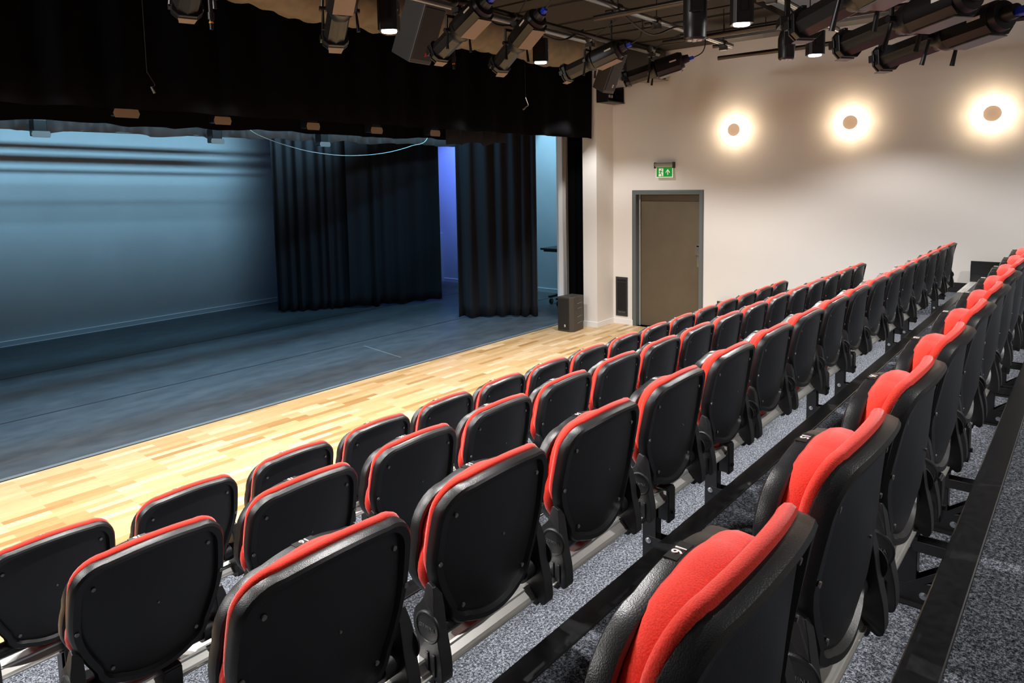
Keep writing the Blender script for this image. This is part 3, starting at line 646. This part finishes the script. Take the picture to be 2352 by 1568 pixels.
# ------------------------------------------------------------------ speakers
def speaker(name, w_, d_, h_, label, badge, case, loc, rot, group=None):
    t = thing(name, label, 'loudspeaker', loc, rot, group)
    bm = bmesh.new(); a = w_/2; ch = min(0.06, w_*0.2)
    prism(bm, [(-a, 0.0), (a-ch, 0.0), (a, ch*0.9), (a*0.8, d_), (-a*0.8, d_), (-a, ch*0.4)], 0, h_, lambda u, v_, tt: Vector((u, v_, tt)))
    obj('case', bm, case, t, bevel=0.008)
    bm = bmesh.new(); bx(bm, -a+0.01, a-ch-0.004, -0.008, 0.0, 0.035, h_-0.025); gq = obj('grille', bm, SPEAKB, t, bevel=0.004)
    bm = bmesh.new(); bx(bm, -0.008, 0.014, -0.0105, -0.008, 0.075, 0.11); bg = obj('badge', bm, badge, gq)
    bm = bmesh.new(); bx(bm, -0.003, 0.000, -0.0115, -0.0105, 0.08, 0.105); bx(bm, -0.005, 0.011, -0.0115, -0.0105, 0.080, 0.083); bx(bm, 0.004, 0.007, -0.0115, -0.0105, 0.09, 0.105); obj('badge_mark', bm, LAMPB, bg)
    bm = bmesh.new()
    for k, (z, s_) in enumerate(((0.80, 0.06), (0.66, 0.06), (0.42, 0.03), (0.24, 0.02))):
        z *= h_; M = Matrix.Translation((a*0.93, d_*0.62, z)) @ Matrix.Rotation(0.2, 4, 'Z')
        bx(bm, -0.004, 0.004, -0.09, 0.11, -0.003, 0.003, M)
    obj('side_grooves', bm, GREY, t)
    return t
# floor speaker: front faces towards -x/-y
speaker('floor_speaker', 0.27, 0.34, 0.53, 'black loudspeaker standing on the wood floor at the stage corner', LABELW, SPEAKS, (8.64, 6.12, 0.0), (0, 0, math.radians(-90)))

# ------------------------------------------------------------------ overhead rig
ZG = 3.70
for x, a, b, lab in ((5.47, -0.5, 3.52, 'long dark pipe overhead nearest the camera, running toward the stage'), (6.95, 0.9, 3.62, 'middle overhead pipe running toward the stage beside a cable tray'), (8.31, -0.6, 3.60, 'overhead pipe with a free end in front of the tan wall')):
    bar('rig_pipe', (x, a, ZG), (x, b, ZG), 0.026, lab, PIPE, 'pipe', 'overhead pipes')
for y, a, b, z, m, lab in ((3.30, 4.7, 7.98, 3.76, PIPEG, 'shiny cross pipe ending just past the free pipe end'), (2.15, 4.6, 7.9, 3.76, PIPEG, 'shiny cross pipe at the top, behind the moving heads'), (4.30, 4.0, 6.5, 3.755, PIPEG, 'dim cross pipe among the profile spotlights'),
                           (0.70, 1.5, 5.75, 3.22, PIPEG, 'short cross pipe at the top right above the big spotlights'), (3.86, 0.8, 7.3, 3.66, PIPE, 'dark lantern bar holding the row of profile spotlights')):
    bar('rig_pipe', (a, y, z), (b, y, z), 0.026, lab, m, 'pipe', 'overhead pipes')
# pipe clamps
def clamp(x, y, z, label):
    bm = bmesh.new(); lathe(bm, (x-0.03, y, z), (1, 0, 0), [(0, 0.028), (0.002, 0.040), (0.058, 0.040), (0.06, 0.028)], 20)
    bx(bm, x-0.025, x+0.025, y-0.04, y+0.04, z-0.075, z-0.03); cyl(bm, (x, y+0.05, z-0.02), (x, y+0.12, z-0.02), 0.02)
    cyl(bm, (x, y, z+0.04), (x, y, CEIL), 0.005, n=8)
    tag(obj('pipe_clamp', bm, PIPE, smooth='auto'), label, 'clamp', 'pipe clamps')
for x, y, z, lab in ((5.5, 3.30, 3.76, 'pipe clamp where the shiny cross pipe meets the nearest long pipe'), (6.2, 3.30, 3.76, 'pipe clamp halfway along the shiny cross pipe'), (6.95, 3.30, 3.76, 'pipe clamp crossing the middle long pipe'), (7.75, 3.30, 3.76, 'pipe clamp near the free end of the cross pipe in front of the tan wall'),
                     (6.0, 2.15, 3.76, 'pipe clamp on the upper cross pipe'), (7.0, 2.15, 3.76, 'pipe clamp with red and yellow tape on the upper cross pipe')):
    clamp(x, y, z, lab)
bm = bmesh.new(); bx(bm, 8.35, 8.62, 1.5, 3.75, 3.92, 3.925); bx(bm, 8.35, 8.355, 1.5, 3.75, 3.925, 3.96); bx(bm, 8.615, 8.62, 1.5, 3.75, 3.925, 3.96)
for y_ in (3.1, 3.6): cyl(bm, (8.48, y_, 3.925), (8.48, y_, 4.13), 0.005, n=8)
tag(obj('cable_tray', bm, PIPE), 'dark perforated cable tray under the ceiling before the wall', 'cable tray')

# fabric duct
bm = bmesh.new(); n = 28; rings = []
N = 90
for i in range(N+1):
    x = 2.65+5.6*i/N; r = 0.245+0.012*math.sin(i*1.7)+0.01*math.sin(i*0.45)+(0.02 if 30 < i < 45 else 0)
    zc = 3.985+0.02*math.sin(i*0.23); rings.append([bm.verts.new((x, 5.42+math.cos(2*PI*k/n)*r*(1+0.03*math.sin(3*k+i)), zc+math.sin(2*PI*k/n)*r)) for k in range(n)])
for A, B in zip(rings, rings[1:]):
    for k in range(n): bm.faces.new((A[k], A[(k+1) % n], B[(k+1) % n], B[k]))
bm.faces.new(rings[0][::-1]); bm.faces.new(rings[-1])
tag(obj('fabric_duct', bm, DUCT, smooth=True), 'long tan wrinkled fabric air duct running under the ceiling before the valance', 'duct')

# profile spotlights
def profile(P, dv, Lf, label, barz, rear=0.36, rb=0.072, pale=False, yoke_up=True, group='profile spotlights'):
    d = Vector(dv).normalized(); t = thing('profile_spotlight', label, 'spotlight', P, group=group)
    side = d.cross(Vector((0, 0, 1))).normalized(); up = side.cross(d)
    fr_ = Matrix((( side.x, d.x, up.x, 0), (side.y, d.y, up.y, 0), (side.z, d.z, up.z, 0), (0, 0, 0, 1)))  # local x=side y=dir z=up
    def q(x, y, z): return fr_ @ Vector((x, y, z))
    # lens tube with longitudinal fins
    bm = bmesh.new(); sec = []
    for i in range(32):
        a = 2*PI*i/32; r = rb*(1.0+(0.07 if i % 4 == 0 else 0)); sec.append((r*math.cos(a), r*math.sin(a)))
    prism(bm, sec, 0.03, Lf-0.03, lambda u, v_, tt: q(u, tt, v_)); obj('lens_tube', bm, LAMPB, t, smooth='auto')
    # square-ish colour frame holder at the front
    bm = bmesh.new(); s_ = rb*1.18
    c8 = [(-s_, -s_*0.6), (-s_*0.6, -s_), (s_*0.6, -s_), (s_, -s_*0.6), (s_, s_*0.6), (s_*0.6, s_), (-s_*0.6, s_), (-s_, s_*0.6)]
    prism(bm, c8, Lf-0.055, Lf-0.02, lambda u, v_, tt: q(u, tt, v_)); prism(bm, c8, Lf-0.012, Lf, lambda u, v_, tt: q(u, tt, v_))
    for a_, b_ in ((-1, 0), (1, 0), (0, 1)):
        bx(bm, a_*s_-0.012, a_*s_+0.012, Lf-0.03, Lf+0.012, b_*s_-0.02, b_*s_+0.02, fr_)
    obj('front_collar', bm, LAMPB, t, bevel=0.003)
    bm = bmesh.new(); prism(bm, [(-s_*0.62, 0), (s_*0.62, 0), (s_*0.5, 0.055), (-s_*0.5, 0.055)], -0.002, 0.002, lambda u, v_, tt: q(u, Lf-0.03+v_, -s_*1.04+tt))
    obj('bottom_flap', bm, WARMLIT if pale else GREY, t)  # pale picks the warm-lit colour
    bm = bmesh.new(); lathe(bm, q(0, Lf, 0), d, [(0, rb*0.8), (0.001, rb*0.6)], 24); obj('lens', bm, LENS, t)
    # gate section
    bm = bmesh.new(); lathe(bm, q(0, -0.06, 0), d, [(0, rb*1.05), (0.015, rb*1.28), (0.05, rb*1.28), (0.07, rb*1.1), (0.10, rb*1.02)], 28); obj('shutter_gate', bm, LAMPB, t, smooth='auto')
    # reflector housing
    bm = bmesh.new(); rh = rb*1.34
    sec = [(rh*math.cos(a), rh*math.sin(a)) for a in [i*PI/12 for i in range(-1, 14)]]+[(-rh, -rh*0.55), (-rh*0.62, -rh*1.0), (rh*0.62, -rh*1.0), (rh, -rh*0.55)]
    prism(bm, sec, -rear+0.05, -0.06, lambda u, v_, tt: q(u, tt, v_)); hs = obj('lamp_housing', bm, LAMPB, t, smooth='auto')
    bm = bmesh.new(); lathe(bm, q(0, -rear+0.05, 0), -d, [(0, rh*0.96), (0.03, rh*0.86), (0.035, rh*0.5), (0.09, rh*0.42), (0.095, 0.01)], 24); obj('rear_cap', bm, LAMPB, hs, smooth='auto')
    bm = bmesh.new(); bx(bm, -rh*0.68, rh*0.68, -rear+0.06, -0.07, -rh*1.10, -rh*1.03, fr_); obj('heat_shield', bm, WARMLIT if pale else GREY, hs)
    bm = bmesh.new(); bx(bm, -rh-0.002, -rh+0.003, -rear+0.08, -rear+0.15, 0.0, 0.014, fr_); obj('sticker', bm, LABELW, hs); bm = bmesh.new(); bx(bm, rh-0.003, rh+0.002, -rear+0.08, -rear+0.15, 0.0, 0.014, fr_); obj('sticker', bm, LABELW, hs)
    # yoke
    bm = bmesh.new(); P_ = Vector(P); top = Vector((0, 0, barz-P[2]-0.07)); w_ = rb*1.55
    for sg in (-1, 1):
        a0 = side*sg*w_; cyl(bm, a0, side*sg*w_*0.95+Vector((0, 0, top.z*0.72)), 0.010, n=8); cyl(bm, side*sg*rb, side*sg*(w_+0.02), 0.016, n=12)
    cyl(bm, -side*w_+Vector((0, 0, top.z*0.72)), side*w_+Vector((0, 0, top.z*0.72)), 0.011, n=8); cyl(bm, Vector((0, 0, top.z*0.7)), top, 0.012, n=10)
    obj('yoke', bm, LAMPB, t)
    bm = bmesh.new(); cyl(bm, q(rb*1.5, 0.0, -0.01), q(rb*1.6, 0.05, -0.13), 0.007, 0.012, n=10); obj('lock_handle', bm, LAMPB, t); bm = bmesh.new(); cyl(bm, q(-rb*1.5, 0.0, -0.01), q(-rb*1.6, 0.05, -0.13), 0.007, 0.012, n=10); obj('lock_handle', bm, LAMPB, t)
    bm = bmesh.new(); bx(bm, -0.03, 0.03, -0.035, 0.035, top.z-0.005, top.z+0.03); lathe(bm, (-0.03, 0, top.z+0.07), (1, 0, 0), [(0, 0.028), (0.002, 0.038), (0.058, 0.038), (0.06, 0.028)], 18); obj('hook_clamp', bm, PIPE, t, smooth='auto')
    # plug and power lead
    bm = bmesh.new(); M = fr_ @ Matrix.Translation((0.0, -rear-0.06, -0.01)); bx(bm, -0.018, 0.018, -0.03, 0.03, -0.018, 0.018, M); obj('plug', bm, BLUEP, t, bevel=0.004)['label'] = 'blue plug'
    bm = bmesh.new(); e0 = q(0, -rear-0.085, -0.01); tube(bm, smooth_path([e0, e0-d*0.10+Vector((0, 0, 0.03)), e0-d*0.12+Vector((0, 0, 0.16)), e0-d*0.02+Vector((0, 0, 0.30)), top+Vector((0.02, 0.02, 0.06))], 8), 0.006)
    obj('power_lead', bm, CABLE, t, smooth=True)
    return t
profile((4.234, 0.647, 2.96), (0.60, 0.80, -0.10), 0.42, 'long black profile spotlight at the far right, lowest of the big three', 3.20, rb=0.058, pale=False)
profile((3.811, 0.733, 2.99), (0.57, 0.81, -0.10), 0.42, 'long black profile spotlight at upper right, middle of the big three', 3.20, rb=0.058)
profile((3.146, 0.776, 2.99), (0.66, 0.74, -0.08), 0.42, 'long black profile spotlight cut by the top edge, leftmost of the big three', 3.20, rb=0.058)
profile((6.896, 3.73, 3.42), (-0.31, 0.90, -0.25), 0.30, 'black profile spotlight against the tan wall at the end of the row above the valance', 3.64)
profile((5.957, 3.887, 3.42), (-0.09, 0.95, -0.29), 0.30, 'profile spotlight beside the small hanging loudspeaker, second from the wall', 3.64, pale=True)
profile((4.734, 3.827, 3.42), (0.21, 0.85, -0.49), 0.30, 'brown-lit profile spotlight, right one of the matching pair above the valance', 3.64, pale=True)
profile((4.04, 3.833, 3.42), (0.11, 0.90, -0.43), 0.30, 'brown-lit profile spotlight overlapping the large hanging loudspeaker', 3.64, pale=True)
profile((2.987, 3.903, 3.42), (0.40, 0.77, -0.49), 0.30, 'profile spotlight pointing down, left of the bright downlight at the top', 3.64, pale=True)
profile((2.007, 3.932, 3.42), (0.31, 0.91, -0.28), 0.30, 'profile spotlight mostly cut off by the top edge, furthest left', 3.64, pale=True)
# downlights
def downlight(p, label, barz):
    t = thing('box_downlight', label, 'downlight', p, (0, 0, 0.6), 'lit box downlights'); s_ = 0.066
    bm = bmesh.new(); c8 = [(-s_, -s_*0.7), (-s_*0.7, -s_), (s_*0.7, -s_), (s_, -s_*0.7), (s_, s_*0.7), (s_*0.7, s_), (-s_*0.7, s_), (-s_, s_*0.7)]
    prism(bm, c8, 0.006, 0.20, lambda u, v_, tt: Vector((u, v_, tt))); obj('housing', bm, LAMPB, t, bevel=0.003)
    bm = bmesh.new(); lathe(bm, (0, 0, 0.007), (0, 0, -1), [(0, 0.052), (0.009, 0.050), (0.010, 0.01)], 24); obj('lens', bm, GLOWW, t)
    bm = bmesh.new()
    for sg in (-1, 1):
        bx(bm, sg*0.072-0.002, sg*0.072+0.002, -0.02, 0.02, 0.08, barz-p[2]-0.06)
    bx(bm, -0.074, 0.074, -0.02, 0.02, barz-p[2]-0.064, barz-p[2]-0.06); bx(bm, -0.02, 0.02, -0.02, 0.02, barz-p[2]-0.06, barz-p[2]+0.02); obj('yoke', bm, LAMPB, t)
    bm = bmesh.new(); cyl(bm, (0.03, -0.069, 0.12), (0.03, -0.066, 0.12), 0.008, n=10); cyl(bm, (-0.02, -0.069, 0.14), (-0.02, -0.066, 0.14), 0.006, n=10); obj('screws', bm, ZINC, t)
for p, lab, bz in zip([(4.58, 1.83, 3.25), (6.41, 1.92, 3.29), (5.0, 3.77, 3.29), (3.25, 3.72, 3.29)],
                  ['lit square downlight near the top, between the two moving heads', 'small lit square downlight hanging in front of the tan wall', 'lit square downlight between the second and third profile spotlights', 'brightest lit downlight left of the large hanging loudspeaker'], (3.70, 3.70, 3.66, 3.66)):
    downlight(p, lab, bz)
# moving heads
def moving(p, r, h, label, top):
    t = thing('moving_head_light', label, 'moving head light', p, (0, 0, 0.5), 'moving head lights')
    bm = bmesh.new(); lathe(bm, (0, 0, 0), (0, 0, 1), [(0.0, r*0.86), (0.012, r), (0.09, r*1.0), (0.10, r*1.06), (h*0.75, r*1.05), (h, r*0.8)], 28); obj('head', bm, LAMPB, t, smooth='auto')
    bm = bmesh.new()
    for k in range(7):
        a = k*PI/3; rr_ = r*0.5 if k < 6 else 0; cyl(bm, (rr_*math.cos(a), rr_*math.sin(a), -0.003), (rr_*math.cos(a), rr_*math.sin(a), 0.002), r*0.2, n=14)
    obj('led_lenses', bm, LABELW, t)
    bm = bmesh.new()
    for sg in (-1, 1): bx(bm, sg*(r*1.3)-0.012, sg*(r*1.3)+0.012, -r*0.6, r*0.6, h*0.45, h*1.05)
    bx(bm, -r*1.35, r*1.35, -r*0.6, r*0.6, h*1.05, h*1.12); obj('yoke_arms', bm, LAMPB, t, bevel=0.006)
    bm = bmesh.new(); bx(bm, -r*1.5, r*1.5, -r*1.1, r*1.1, h*1.14, h*1.14+0.07); bx(bm, -0.02, 0.02, -0.02, 0.02, h*1.14+0.07, top-p[2]); bs = obj('base', bm, LAMPB, t, bevel=0.004)
    bm = bmesh.new(); bx(bm, -0.03, -0.01, -r*1.1-0.002, -r*1.1, h*1.14+0.01, h*1.14+0.05); obj('sticker', bm, LABELW, bs)
moving((4.43, 2.08, 3.17), 0.072, 0.36, 'large black moving head light at the top, LED cluster facing down', 3.72)
moving((5.86, 1.973, 3.2), 0.062, 0.22, 'smaller black moving head light hanging before the tan wall', 3.72)
# hanging speakers
speaker('hanging_speaker', 0.32, 0.30, 0.53, 'large tilted hanging loudspeaker with a small red badge', REDM, SPEAKW, (4.60, 4.83, 3.36), (math.radians(26), 0, math.radians(1)), 'hanging loudspeakers')
speaker('hanging_speaker', 0.24, 0.20, 0.477, 'small tilted hanging loudspeaker in front of the pilaster top', LABELW, SPEAKS, (7.27, 4.48, 3.28), (math.radians(26), 0, math.radians(-6)), 'hanging loudspeakers')
for p, q_, lab in (((4.6, 4.80, 3.93), (4.6, 4.80, CEIL), 'large hanging loudspeaker'), ((7.27, 4.45, 3.78), (7.27, 4.45, 4.11), 'small hanging loudspeaker')):
    bar('speaker_hanger', p, q_, 0.012, 'thin black hanger rod above the '+lab, STEEL, 'hanger', 'speaker hangers')
# black box unit and bracket tray
t = thing('hanging_unit', 'bulky black box unit hanging between the last spotlight and the tan wall', 'equipment box', (8.45, 4.9, 3.66))
bm = bmesh.new(); bx(bm, -0.06, 1.05, 0, 0.35, 0.04, 0.44); obj('housing', bm, LAMPB, t, bevel=0.01)
bm = bmesh.new(); prism(bm, [(0.35, 0.0), (1.12, 0.03), (1.12, 0.04), (0.35, 0.04)], 0.0, 0.36, lambda u, v_, tt: Vector((u, tt, v_))); obj('deflector', bm, GREY, t)
bm = bmesh.new(); cyl(bm, (0.1, 0.2, 0.44), (0.1, 0.2, 0.46), 0.01); cyl(bm, (0.9, 0.2, 0.44), (0.9, 0.2, 0.46), 0.01); obj('rods', bm, STEEL, t)
t = thing('connector_box', 'open black connector box with white sockets fixed high on the white pilaster', 'wall box', (9.40, 5.872, 3.45))
bm = bmesh.new(); bx(bm, -0.235, -0.225, -0.20, 0, 0, 0.23); bx(bm, 0.215, 0.225, -0.20, 0, 0, 0.23); bx(bm, -0.235, 0.225, -0.20, 0, -0.008, 0); bx(bm, -0.225, 0.215, -0.008, 0, 0, 0.23); obj('case', bm, STEEL, t)
bm = bmesh.new()
for k in range(4): cyl(bm, (-0.05+k*0.07, -0.03, 0.10), (-0.05+k*0.07, -0.008, 0.10), 0.024, n=18)
obj('sockets', bm, LABELW, t)
bm = bmesh.new(); prism(bm, [(-0.23, 0), (0.30, 0), (0.22, -0.22), (-0.23, -0.2)], -0.02, -0.010, lambda u, v_, tt: Vector((u, v_, tt))); obj('tray', bm, STEEL, t)
# pendant sockets
for x, y, z, lab in ((2.68, 5.0, 3.41, 'thin dark cable connector hanging under the duct at the left'), (5.195, 5.0, 3.40, 'thin dark cable connector hanging just right of the large loudspeaker')):
    t = thing('hanging_connector', lab, 'connector', (x, y, z), group='hanging connectors')
    bm = bmesh.new(); cyl(bm, (0, 0, 0.12), (0, 0, 0.36), 0.017, n=14); obj('sleeve', bm, LAMPB, t, smooth='auto')
    bm = bmesh.new(); cyl(bm, (0, 0, 0.07), (0, 0, 0.12), 0.024, n=14); cyl(bm, (0, 0, 0.0), (0, 0, 0.07), 0.014, n=14); obj('plug_body', bm, LAMPB, t, smooth='auto')
    bm = bmesh.new(); cyl(bm, (0, 0, 0.045), (0, 0, 0.056), 0.0155, n=14); obj('orange_ring', bm, ORANGE, t)
    bm = bmesh.new(); cyl(bm, (0, 0, 0.36), (0, 0, CEIL-z), 0.006, n=8); obj('cord', bm, CABLE, t)
# hanging choir microphones
for x, z, sx, lab in ((7.29, 3.345, 1, 'tiny hanging microphone on a thin wire before the right of the valance'), (2.53, 3.17, -1, 'tiny dim hanging microphone before the left of the valance')):
    t = thing('hanging_microphone', lab, 'microphone', (x, 5.75, z), group='hanging microphones')
    bm = bmesh.new(); tube(bm, [(0, 0, 0), (0, 0, 0.6), (0, 0, CEIL-z)], 0.0025, 6); obj('wire', bm, CABLE, t)
    bm = bmesh.new(); tube(bm, smooth_path([(0, 0, 0.01), (0.03*1, 0, -0.04), (0.055, 0, -0.09), (0.02, 0, -0.105)], 5), 0.004, 6); obj('gooseneck', bm, ZINC if sx > 0 else LAMPB, t)
    bm = bmesh.new(); cyl(bm, (0.025, 0, -0.103), (-0.05*sx+0.0, 0, -0.15), 0.007, 0.010, n=12); obj('capsule', bm, GREY, t, smooth='auto')
# tape on the cross pipe clamp
bm = bmesh.new(); lathe(bm, (7.06, 2.15, 3.76), (1, 0, 0), [(0, 0.028), (0.0, 0.031), (0.05, 0.031), (0.05, 0.028)], 20); tag(obj('red_tape', bm, REDM), 'patch of red tape around the upper cross pipe', 'tape')
# rig cables
for i, (pts, lab) in enumerate((([(5.2, 3.3, 3.9), (5.6, 3.28, 3.70), (6.1, 3.3, 3.62), (6.5, 3.26, 3.74), (6.9, 3.3, 3.80)], 'black cable drooping along the shiny cross pipe'),
                   ([(6.3, 2.15, 3.78), (6.5, 2.1, 3.62), (6.75, 2.15, 3.58), (7.0, 2.15, 3.74)], 'black cable loop beside the red tape'),
                   ([(4.2, 3.86, 3.70), (4.5, 3.86, 3.56), (4.9, 3.86, 3.60), (5.4, 3.86, 3.55), (5.8, 3.86, 3.70)], 'black cable drooping along the lantern bar'))):
    bm = bmesh.new(); tube(bm, smooth_path(pts, 8), 0.009, 8); tag(obj('rig_cable', bm, CABLE, smooth=True), lab, 'cable', 'rig cables')
